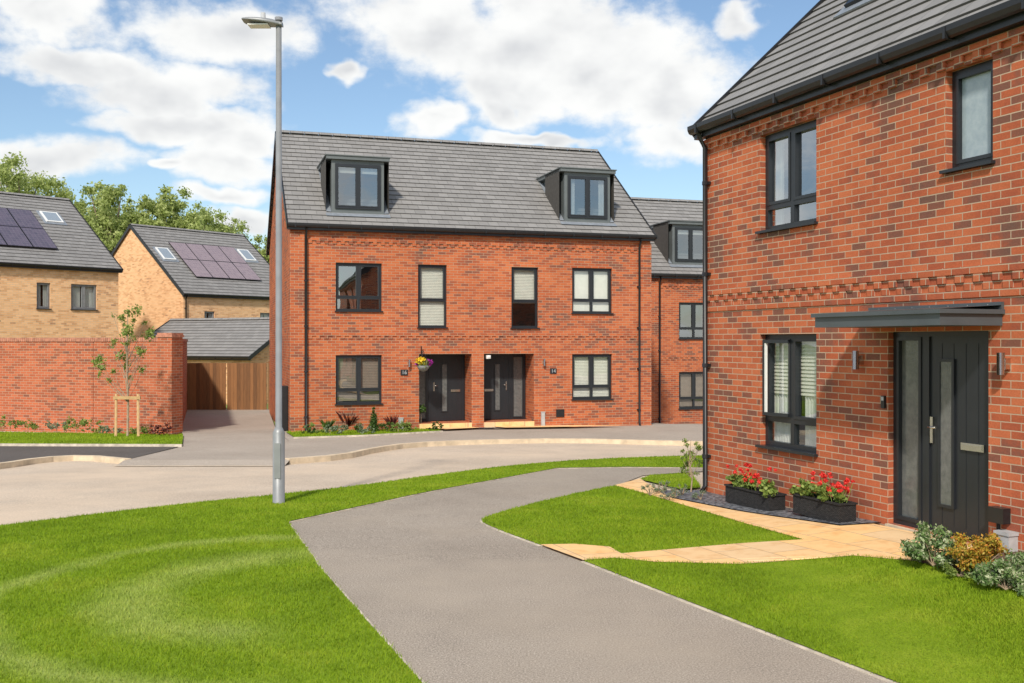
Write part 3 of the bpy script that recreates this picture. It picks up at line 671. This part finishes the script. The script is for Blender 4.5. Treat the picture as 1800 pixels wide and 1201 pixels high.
def gate():
    zb=-.66; root=empty('timber_gate',(-12.3,37.5,zb),0,zb); top(root,'pair of brown vertical board timber driveway gates','gate')
    for s in (0,1):
        m=MB(); x=.04+s*1.53
        for i in range(12): m.box(x+i*.124,x+i*.124+.119,0,.022,zb+.06,zb+1.85)
        l=m.build('gate_leaf',[WOOD],root)
        r=MB(); 
        for z in (.25,.95,1.6): r.box(x,x+1.48,.024,.07,zb+z,zb+z+.1)
        r.beam((x+.05,.09,zb+.3),(x+1.4,.09,zb+1.6),.04,.1,0,up=(0,1,0)); r.build('rail',[WOOD],l)
    for x in (-.08,3.12): p=MB(); p.box(x,x+.1,-.02,.1,zb-.1,zb+1.93); p.build('post',[WOOD],root)
gate()

# ---------------------------------------------------------------- lamp post
def lamp():
    x,y=G(490,888); z=float(terr(x,y)); root=empty('street_lamp',(x,y,z)); top(root,'grey galvanised steel street lamp on the grass verge','street lamp')
    c=MB(); c.tube([(0,0,-.1),(0,0,.93),(0,0,1.0)],[.076,.076,.042],20); c.tube([(0,0,.98),(0,0,6.2)],[.042,.036],16); c.tube([(0,0,6.2),(0,0,6.24)],[.05,.05],14); c.build('column',[STEEL],root)
    d=MB(); d.box(-.04,.04,-.081,-.07,.35,.8); d.build('access_door',[STEEL],root)
    m=MB(); n=12; prev=None
    for i in range(n+1):
        t=i/n; xx=.05-.50*t; w=.05+.085*math.sin(min(1,t*1.6)*math.pi/2)*(1 if t<.85 else 1-(t-.85)*2.2); hz=6.13+.06*t; th=.035+.045*math.sin(math.pi*min(1,t*.9+.1))
        ring=[(xx,-w,hz),(xx,-w*.8,hz+th*.6),(xx,0,hz+th),(xx,w*.8,hz+th*.6),(xx,w,hz),(xx,0,hz-.012)]
        if prev: 
            for k in range(6): m.poly([prev[k],prev[(k+1)%6],ring[(k+1)%6],ring[k]],smooth=k<4)
        else: m.poly(ring)
        prev=ring
    m.poly(prev); m.build('lamp_head',[STEEL],root)
    l=MB(); l.box(-.38,-.12,-.085,.085,6.125,6.14); l.build('lens',[WHITE],root)
    p=MB(); p.tube([(-.2,0,6.2),(-.2,0,6.30)],[.035,.03],12); p.build('photocell',[GREYP],root)
lamp()

# ---------------------------------------------------------------- vegetation
def leaves(cl,n,size,aspect=.6,shell_=.75):
    cl=np.array(cl,float); w=cl[:,3]**2; w/=w.sum(); idx=RNG.choice(len(cl),n,p=w); c=cl[idx]
    d=RNG.normal(size=(n,3)); d/=np.linalg.norm(d,axis=1)[:,None]; r=c[:,3]*(shell_+(1.15-shell_)*RNG.random(n))*RNG.random(n)**.25
    pos=c[:,:3]+d*r[:,None]*np.array([1,1,.8]); 
    a=RNG.normal(size=(n,3)); a/=np.linalg.norm(a,axis=1)[:,None]; b=np.cross(a,d+RNG.normal(size=(n,3))*.6); b/=np.linalg.norm(b,axis=1)[:,None]+1e-9
    s=size*(.6+.8*RNG.random(n))[:,None]; a=a*s; b=b*s*aspect
    V=np.stack([pos-a,pos-b*.9,pos+a,pos+b*.9],1).reshape(-1,3); return V
def big_tree(x,y,h,cr,label,seed,n=26000,mat=None,squash=1.2):
    rs=random.Random(seed); z=float(terr(x,y)); root=empty('tree',(x,y,z-.05)); top(root,label,'tree','mature trees behind the houses')
    t=MB(); cz=h-cr*squash; t.tube([(0,0,0),(.1,0,h*.25),(0,.1,h*.5),(.05,0,h*.8)],[cr*.085,cr*.065,cr*.045,cr*.012],9)
    cl=[]
    for i in range(140):
        th=rs.random()*6.28; ph=math.acos(rs.uniform(-.75,1)); r=cr*rs.uniform(.3,.98)
        p=(math.cos(th)*math.sin(ph)*r,math.sin(th)*math.sin(ph)*r,cz+math.cos(ph)*r*squash); cl.append((*p,cr*rs.uniform(.08,.24)))
        if i%5==0:
            s=h*rs.uniform(.3,.6); mid=(p[0]*.5,p[1]*.5,(s+p[2])/2+.2); t.tube([(0,0,s),mid,p],[cr*.03,cr*.018,cr*.006],5)
    t.build('trunk',[BARK],root); npmesh('crown',leaves(cl,n,.11,.65,.1),4,[mat or LEAFT],parent=root)
for i,(x,y,h,r) in enumerate([(-34.5,70,15.6,4.6),(-28.3,70,13.8,4.0),(-24.4,72,13.2,3.4),(-31.5,76,14,4.3),(-21.5,74,11.0,3.2),(-19.5,80,11.0,3),(-38.5,73,15.0,4.6),(-42,66,13,4),(-25.5,82,13.6,4.4),(-15,84,10.2,3.2)]):
    big_tree(x,y,h+.6,r,'tall leafy green deciduous tree behind the houses',100+i)

def plant(name,cat,label,x,y,cl,n,size,mats,stem=None,z=None,aspect=.6,group=None):
    zz=float(terr(x,y))+.03 if z is None else z; root=empty(name,(x,y,zz)); top(root,label,cat,group)
    npmesh('foliage',leaves(cl,n,size,aspect,.3),4,mats,None,root)
    if stem:
        m=MB()
        for pts,rad in stem: m.tube(pts,rad,6)
        m.build('stem',[BARKL],root)
    return root
def sapling(x,y,h,cl,n,label,name='sapling_tree',leaf=.05):
    st=[([(0,0,0),(.02,0,h*.3),(-.02,0,h*.6),(0,0,h)],[.03,.025,.018,.006] if h>1.5 else [.012,.009,.007,.004])]
    k=1 if h>1.5 else .5
    for c in cl: 
        s=max(h*.3,min(c[2]-.3*h,h*.75)); st.append(([(0,0,s),(c[0]*.6,c[1]*.6,(s+c[2])/2+.03*k),(c[0],c[1],c[2])],[.009*k,.006*k,.003*k]))
    z=float(terr(x,y))+.02; root=empty(name,(x,y,z)); top(root,label,'tree')
    m=MB(); [m.tube(p,r,6) for p,r in st]; m.build('trunk',[BARKL],root); npmesh('crown',leaves(cl,n,leaf,.55,.3),4,[LEAF],parent=root)
sx,sy=G(224,767,.13); rs=random.Random(3)
cl=[(rs.uniform(-1.1,.75)*(1-abs(k/26-.3)*.9),rs.uniform(-.5,.5),1.55+k*.067,rs.uniform(.08,.2)) for k in range(28)]
sapling(sx,sy,3.3,cl,1050,'young sapling with airy green crown tied to timber stakes',leaf=.045)
def stakes():
    root=empty('tree_stakes',(sx,sy,float(terr(sx,sy))+.1)); top(root,'timber stake frame supporting the young sapling','tree stakes')
    for q in ([(-.28,-.05,0),(-.27,-.05,1.12)],[(.3,-.05,0),(.29,-.05,1.12)]): m=MB(); m.tube(q,.035,8); m.build('stake',[STAKE],root)
    m=MB(); m.box(-.33,.36,-.1,-.04,.98,1.06); m.build('crossbar',[STAKE],root)
stakes()
def low(u,v,name,label,h,r,n,size,mats,stem=True):
    x,y=G(u,v,.12); cl=[(rs.uniform(-r,r)*.9,rs.uniform(-r,r)*.35,h*rs.uniform(.15,.9),r*rs.uniform(.18,.42)) for _ in range(12)]
    plant(name,'plant',label,x,y,cl,n,size,mats,[([(0,0,0),(0,0,h*.6)],[.01,.006])],z=float(terr(x,y))+.12)
for u,v,h,mm in ((18,757,.42,LEAF),(50,757,.3,LEAF),(100,759,.25,LEAFL),(135,760,.4,LEAF),(160,761,.38,LEAF),(195,762,.2,LEAFL),(240,764,.22,LEAF),(278,766,.35,LEAFR)):
    low(u,v,'shrub','small leafy shrub beside the garden wall',h,.34,230,.035,[mm])
def spiky(u,v,h,mat,label):
    x,y=G(u,v,.12); n=46; V=[]
    for i in range(n):
        a=rs.random()*6.28; t=rs.uniform(.15,1.0); l=h*rs.uniform(.7,1.1); dx,dy=math.cos(a),math.sin(a); px,py=-dy*.02,dx*.02
        V+=[(-px,-py,0),(px,py,0),(dx*l*.45*t+px*.6,dy*l*.45*t+py*.6,l*.75),(dx*l*.8*t,dy*l*.8*t,l)]
    o=npmesh('cordyline',np.array(V),4,[mat]); o.location=(x,y,float(terr(x,y))+.12); top(o,label,'plant')
spiky(612,757,.6,LEAFR,'spiky dark red cordyline in the front border'); spiky(690,757,.45,LEAFR,'spiky dark red cordyline in the front border'); spiky(575,760,.35,LEAFD,'small spiky green plant in the front border')
def ballplant(u,v,h,r):
    x,y=G(u,v,.12); cl=[(0,0,h-r,r),(0.03,0,h-r,r*.8)]
    plant('topiary_bay_tree','plant','clipped ball topiary bay on a thin stem',x,y,cl,800,.03,[LEAFD],[([(0,0,0),(0,0,h-r)],[.015,.012])],z=float(terr(x,y))+.12)
ballplant(535,758,.75,.16); ballplant(740,754,.72,.16)
x,y=G(657,759,.12); plant('dwarf_conifer','plant','small upright dark green conifer in the front border',x,y,[(0,0,.1+.09*k,.17-.02*k) for k in range(7)],1000,.03,[LEAFD],[([(0,0,0),(0,0,.4)],[.02,.01])],z=float(terr(x,y))+.12)
for u,v in ((545,763),(556,762),(580,763),(630,761),(680,759),(710,759),(722,759),(765,757),(600,764),(645,763),(700,760)):
    low(u,v,'border_plant','low green border plant in front of the brick house',.26,.22,220,.03,[rs.choice([LEAF,LEAFD,LEAFL])])
def basket():
    s=3.66; x,y=FR(s,-.3)
    root=empty('hanging_basket',(x,y,1.32),math.atan(.31)); top(root,'hanging basket of yellow and purple flowers by the front door','hanging basket')
    m=MB(); pr=[(.02,-.17),(.1,-.14),(.16,-.07),(.18,0)]; m.tube([(0,0,b) for a,b in pr],[a for a,b in pr],14); m.build('basket',[simple('basket_grey',(.2,.2,.2),.8)],root)
    f=MB(); 
    for a in (0,2.1,4.2): f.tube([(.17*math.cos(a),.17*math.sin(a),0),(0,0,.42)],.006,5)
    f.beam((0,0,.44),(0,.295,.44),.015,.02); f.beam((0,.29,.1),(0,.29,.55),.02,.02,up=(0,1,0)); f.tube([(0,.05,.44),(0,.2,.4),(0,.28,.2)],.008,5); f.build('bracket',[BLACK],root)
    npmesh('foliage',leaves([(0,0,.05,.2)],400,.03),4,[LEAF],parent=root); npmesh('yellow_flowers',leaves([(-.08,-.03,.12,.15)],220,.03,.9),4,[PETY],parent=root); npmesh('purple_flowers',leaves([(.13,-.02,.08,.14),(-.17,-.03,.05,.07)],200,.03,.9),4,[PETP],parent=root)
basket()
WOVEN=brick_mat('woven_resin',[(0,(.035,.035,.037)),(1,(.06,.058,.06))],(.01,.01,.01),0,.1)
bt=WOVEN.node_tree.nodes['Brick Texture']; bt.inputs['Brick Width'].default_value=.03; bt.inputs['Row Height'].default_value=.012; bt.inputs['Mortar Size'].default_value=.002
for (a,b) in ((1.10,2.05),(2.50,3.30)):
    x,y=RW((a+b)/2,-.27); z=float(terr(x,y))+.045; root=empty('flower_planter',(x,y,z),RA); top(root,'black woven trough planter with red geraniums against the house wall','planter','geranium planters')
    l=(b-a)/2; m=MB(); w,h=.11,.20
    m.box(-l,l,-w,-w+.02,0,h);m.box(-l,l,w-.02,w,0,h);m.box(-l,-l+.02,-w+.02,w-.02,0,h);m.box(l-.02,l,-w+.02,w-.02,0,h);m.box(-l+.02,l-.02,-w+.02,w-.02,.14,.16,1)
    m.box(-l-.012,l+.012,-w-.012,-w+.025,h,h+.02);m.box(-l-.012,l+.012,w-.025,w+.012,h,h+.02);m.box(-l-.012,-l+.025,-w+.025,w-.025,h,h+.02);m.box(l-.025,l+.012,-w+.025,w-.025,h,h+.02)
    m.build('trough',[WOVEN,SOIL],root)
    cl=[(rs.uniform(-l,l)*.98,rs.uniform(-.13,.1),.26+rs.uniform(-.03,.09),rs.uniform(.035,.07)) for _ in range(28)]
    npmesh('foliage',leaves(cl,1600,.024,.85,.3),4,[LEAF],parent=root)
    fl=[(rs.uniform(-l,l),rs.uniform(-.15,.11),rs.uniform(.30,.49),rs.uniform(.020,.034)) for _ in range(28)]
    npmesh('flowers',leaves(fl,1150,.011,.9,.6),4,[PETR],parent=root)
    st=MB()
    for f in fl[:22]: st.tube([(f[0]*.85,f[1]*.5,.2),(f[0],f[1],f[2]-.02)],.004,4)
    st.build('stem',[LEAF],root)
def shrub(x,y,h,r,n,size,mat,name,label,k=24):
    cl=[]
    for i in range(k):   # rounded mound
        a=rs.random()*6.28; q=math.sqrt(rs.random())*.85; cl.append((math.cos(a)*q*r,math.sin(a)*q*r,h*rs.uniform(.2,.9)*math.sqrt(max(.1,1-q*q*.8)),r*rs.uniform(.2,.36)))
    z=float(terr(x,y))+.04; root=empty(name,(x,y,z)); top(root,label,'shrub')
    npmesh('foliage',leaves(cl,n,size,.6,.2),4,[mat],parent=root); m=MB()
    for c in cl[:14]: m.tube([(0,0,0),(c[0]*.5,c[1]*.5,c[2]*.6),(c[0],c[1],c[2])],[.006,.005,.003],5)
    m.build('stem',[BARKL],root)
x,y=G(1640,1003); shrub(x,y,.37,.26,4200,.017,LEAFV,'variegated_shrub','variegated cream and green euonymus shrub in the bed',32)
x,y=G(1722,1022); shrub(x,y,.40,.22,6000,.013,LEAFO,'golden_spirea','golden orange leaved spirea shrub in the bed',34)
x,y=G(1768,1046); shrub(x,y,.24,.22,3600,.016,LEAFV,'variegated_shrub','low variegated green shrub beside the lawn',32)
x,y=G(1822,1035); shrub(x,y,.32,.24,4000,.016,LEAFV,'variegated_shrub','low variegated green shrub beside the lawn',32)
x,y=G(1686,1022); shrub(x,y,.12,.16,800,.012,LEAF,'ground_cover_plant','low green ground cover plant at the bed edge',12)
p=RW(-.02,-.22); x,y=p
cl=[(rs.uniform(-.14,.14),rs.uniform(-.10,.10),.28+.026*k,rs.uniform(.035,.07)) for k in range(18)]
sapling(x,y,.74,cl,700,'slender young shrub at the house corner','young_shrub',.018)
for k in range(7):
    p=RW(-.25+k*.16,-.5-.2*(k%3)); shrub(p[0],p[1],.17,.13,240,.010,LEAFL,'lavender_plant','small wispy lavender plant in the gravel strip',9)

# ---------------------------------------------------------------- sky
w=bpy.data.worlds.new('World'); scene.world=w; w.use_nodes=True; nt=w.node_tree
for n in list(nt.nodes): nt.nodes.remove(n)
out=nt.nodes.new('ShaderNodeOutputWorld'); bg=nt.nodes.new('ShaderNodeBackground'); L(nt,bg.outputs[0],out.inputs[0])
S=Vector((-.17,-.73,.66)).normalized()
sky=nt.nodes.new('ShaderNodeTexSky'); sky.sky_type='NISHITA'; sky.sun_disc=False; sky.sun_elevation=math.asin(S.z); sky.sun_rotation=math.atan2(S.x,S.y)%(2*math.pi)
sky.ozone_density=2.0; sky.dust_density=.8; sky.air_density=1.0
BG=.15; bg.inputs[1].default_value=BG
g=tc(nt,'Generated'); sx_=nt.nodes.new('ShaderNodeSeparateXYZ'); L(nt,g,sx_.inputs[0])
az=mth(nt,'ARCTAN2',sx_.outputs[0],sx_.outputs[1]); el=mth(nt,'ARCSINE',sx_.outputs[2])
cb=nt.nodes.new('ShaderNodeCombineXYZ'); L(nt,az,cb.inputs[0]); L(nt,mth(nt,'MULTIPLY',el,1.4),cb.inputs[1])
P=cb.outputs[0]
wz=nt.nodes.new('ShaderNodeSeparateColor'); L(nt,noise(nt,P,7,4,.6,1),wz.inputs[0])
azw=mth(nt,'ADD',az,mth(nt,'MULTIPLY',mth(nt,'SUBTRACT',wz.outputs[0],.5),.11)); elw=mth(nt,'ADD',el,mth(nt,'MULTIPLY',mth(nt,'SUBTRACT',wz.outputs[1],.5),.08))
field=None
for (u,v,ru,rv) in [(760,30,180,80),(900,70,240,120),(1060,110,225,115),(1180,150,120,85),(900,170,140,60),(870,205,50,30),(1185,245,80,55),(755,215,60,32),(1315,25,45,35),(940,247,110,14),(630,120,30,18),
                    (400,40,170,70),(150,100,130,35),(300,150,170,55),(60,20,140,45),(330,215,170,34),(430,245,70,55),(420,300,85,42),(400,352,80,20),(430,390,60,22),(100,275,150,42),(330,300,35,14)]:
    a=math.atan((u-900)/F); e=math.atan((600-v)/F/math.hypot(1,(u-900)/F)); ra=ru/F; re=rv/F
    dx=mth(nt,'DIVIDE',mth(nt,'SUBTRACT',azw,a),ra); dy=mth(nt,'DIVIDE',mth(nt,'SUBTRACT',elw,e),re)
    d=mth(nt,'SUBTRACT',1,mth(nt,'SQRT',mth(nt,'ADD',mth(nt,'MULTIPLY',dx,dx),mth(nt,'MULTIPLY',dy,dy))))
    field=d if field is None else mth(nt,'MAXIMUM',field,d)
side=mth(nt,'MULTIPLY',mth(nt,'GREATER_THAN',mth(nt,'ABSOLUTE',az),.56),.7)
field=mth(nt,'MAXIMUM',mth(nt,'MAXIMUM',field,-.6),mth(nt,'SUBTRACT',side,.6))
fb=noise(nt,P,13,10,.6)
f=mth(nt,'ADD',field,mth(nt,'MULTIPLY',mth(nt,'SUBTRACT',fb,.5),1.8))
alpha=nt.nodes.new('ShaderNodeMapRange'); alpha.interpolation_type='SMOOTHSTEP'; L(nt,f,alpha.inputs[0]); alpha.inputs[1].default_value=-.16; alpha.inputs[2].default_value=.42
cb2=nt.nodes.new('ShaderNodeCombineXYZ'); L(nt,mth(nt,'SUBTRACT',az,.006),cb2.inputs[0]); L(nt,mth(nt,'ADD',mth(nt,'MULTIPLY',el,1.4),.03),cb2.inputs[1])
n1=noise(nt,P,9,4,.5); n2=noise(nt,cb2.outputs[0],9,4,.5)
sh=mth(nt,'MULTIPLY',mth(nt,'SUBTRACT',n2,n1),1.5)
body=nt.nodes.new('ShaderNodeMapRange'); body.interpolation_type='SMOOTHSTEP'; L(nt,mth(nt,'ADD',mth(nt,'ADD',mth(nt,'MULTIPLY',field,.6),noise(nt,P,6,5,.55)),sh),body.inputs[0]); body.inputs[1].default_value=.55; body.inputs[2].default_value=1.4
cc=mixc(nt,body.outputs[0],(1.02/BG,1.02/BG,1.0/BG),(.72/BG,.73/BG,.745/BG))
tinted=mixc(nt,1,sky.outputs[0],(.96,.99,.98),'MULTIPLY')
L(nt,mixc(nt,mth(nt,'MULTIPLY',alpha.outputs[0],.97),tinted,cc),bg.inputs[0])

sun=bpy.data.lights.new('sun','SUN'); sun.energy=3.9; sun.angle=math.radians(3.5); sun.color=(1,.92,.80)
so=bpy.data.objects.new('sun',sun); COL.objects.link(so); so.rotation_euler=S.to_track_quat('Z','Y').to_euler()

cam=bpy.data.cameras.new('camera'); co=bpy.data.objects.new('camera',cam); COL.objects.link(co)
cam.lens=35; cam.sensor_width=36; cam.clip_end=5000; cam.clip_start=.05; co.location=(0,0,EYE); co.rotation_euler=(math.radians(90),0,0)
scene.camera=co
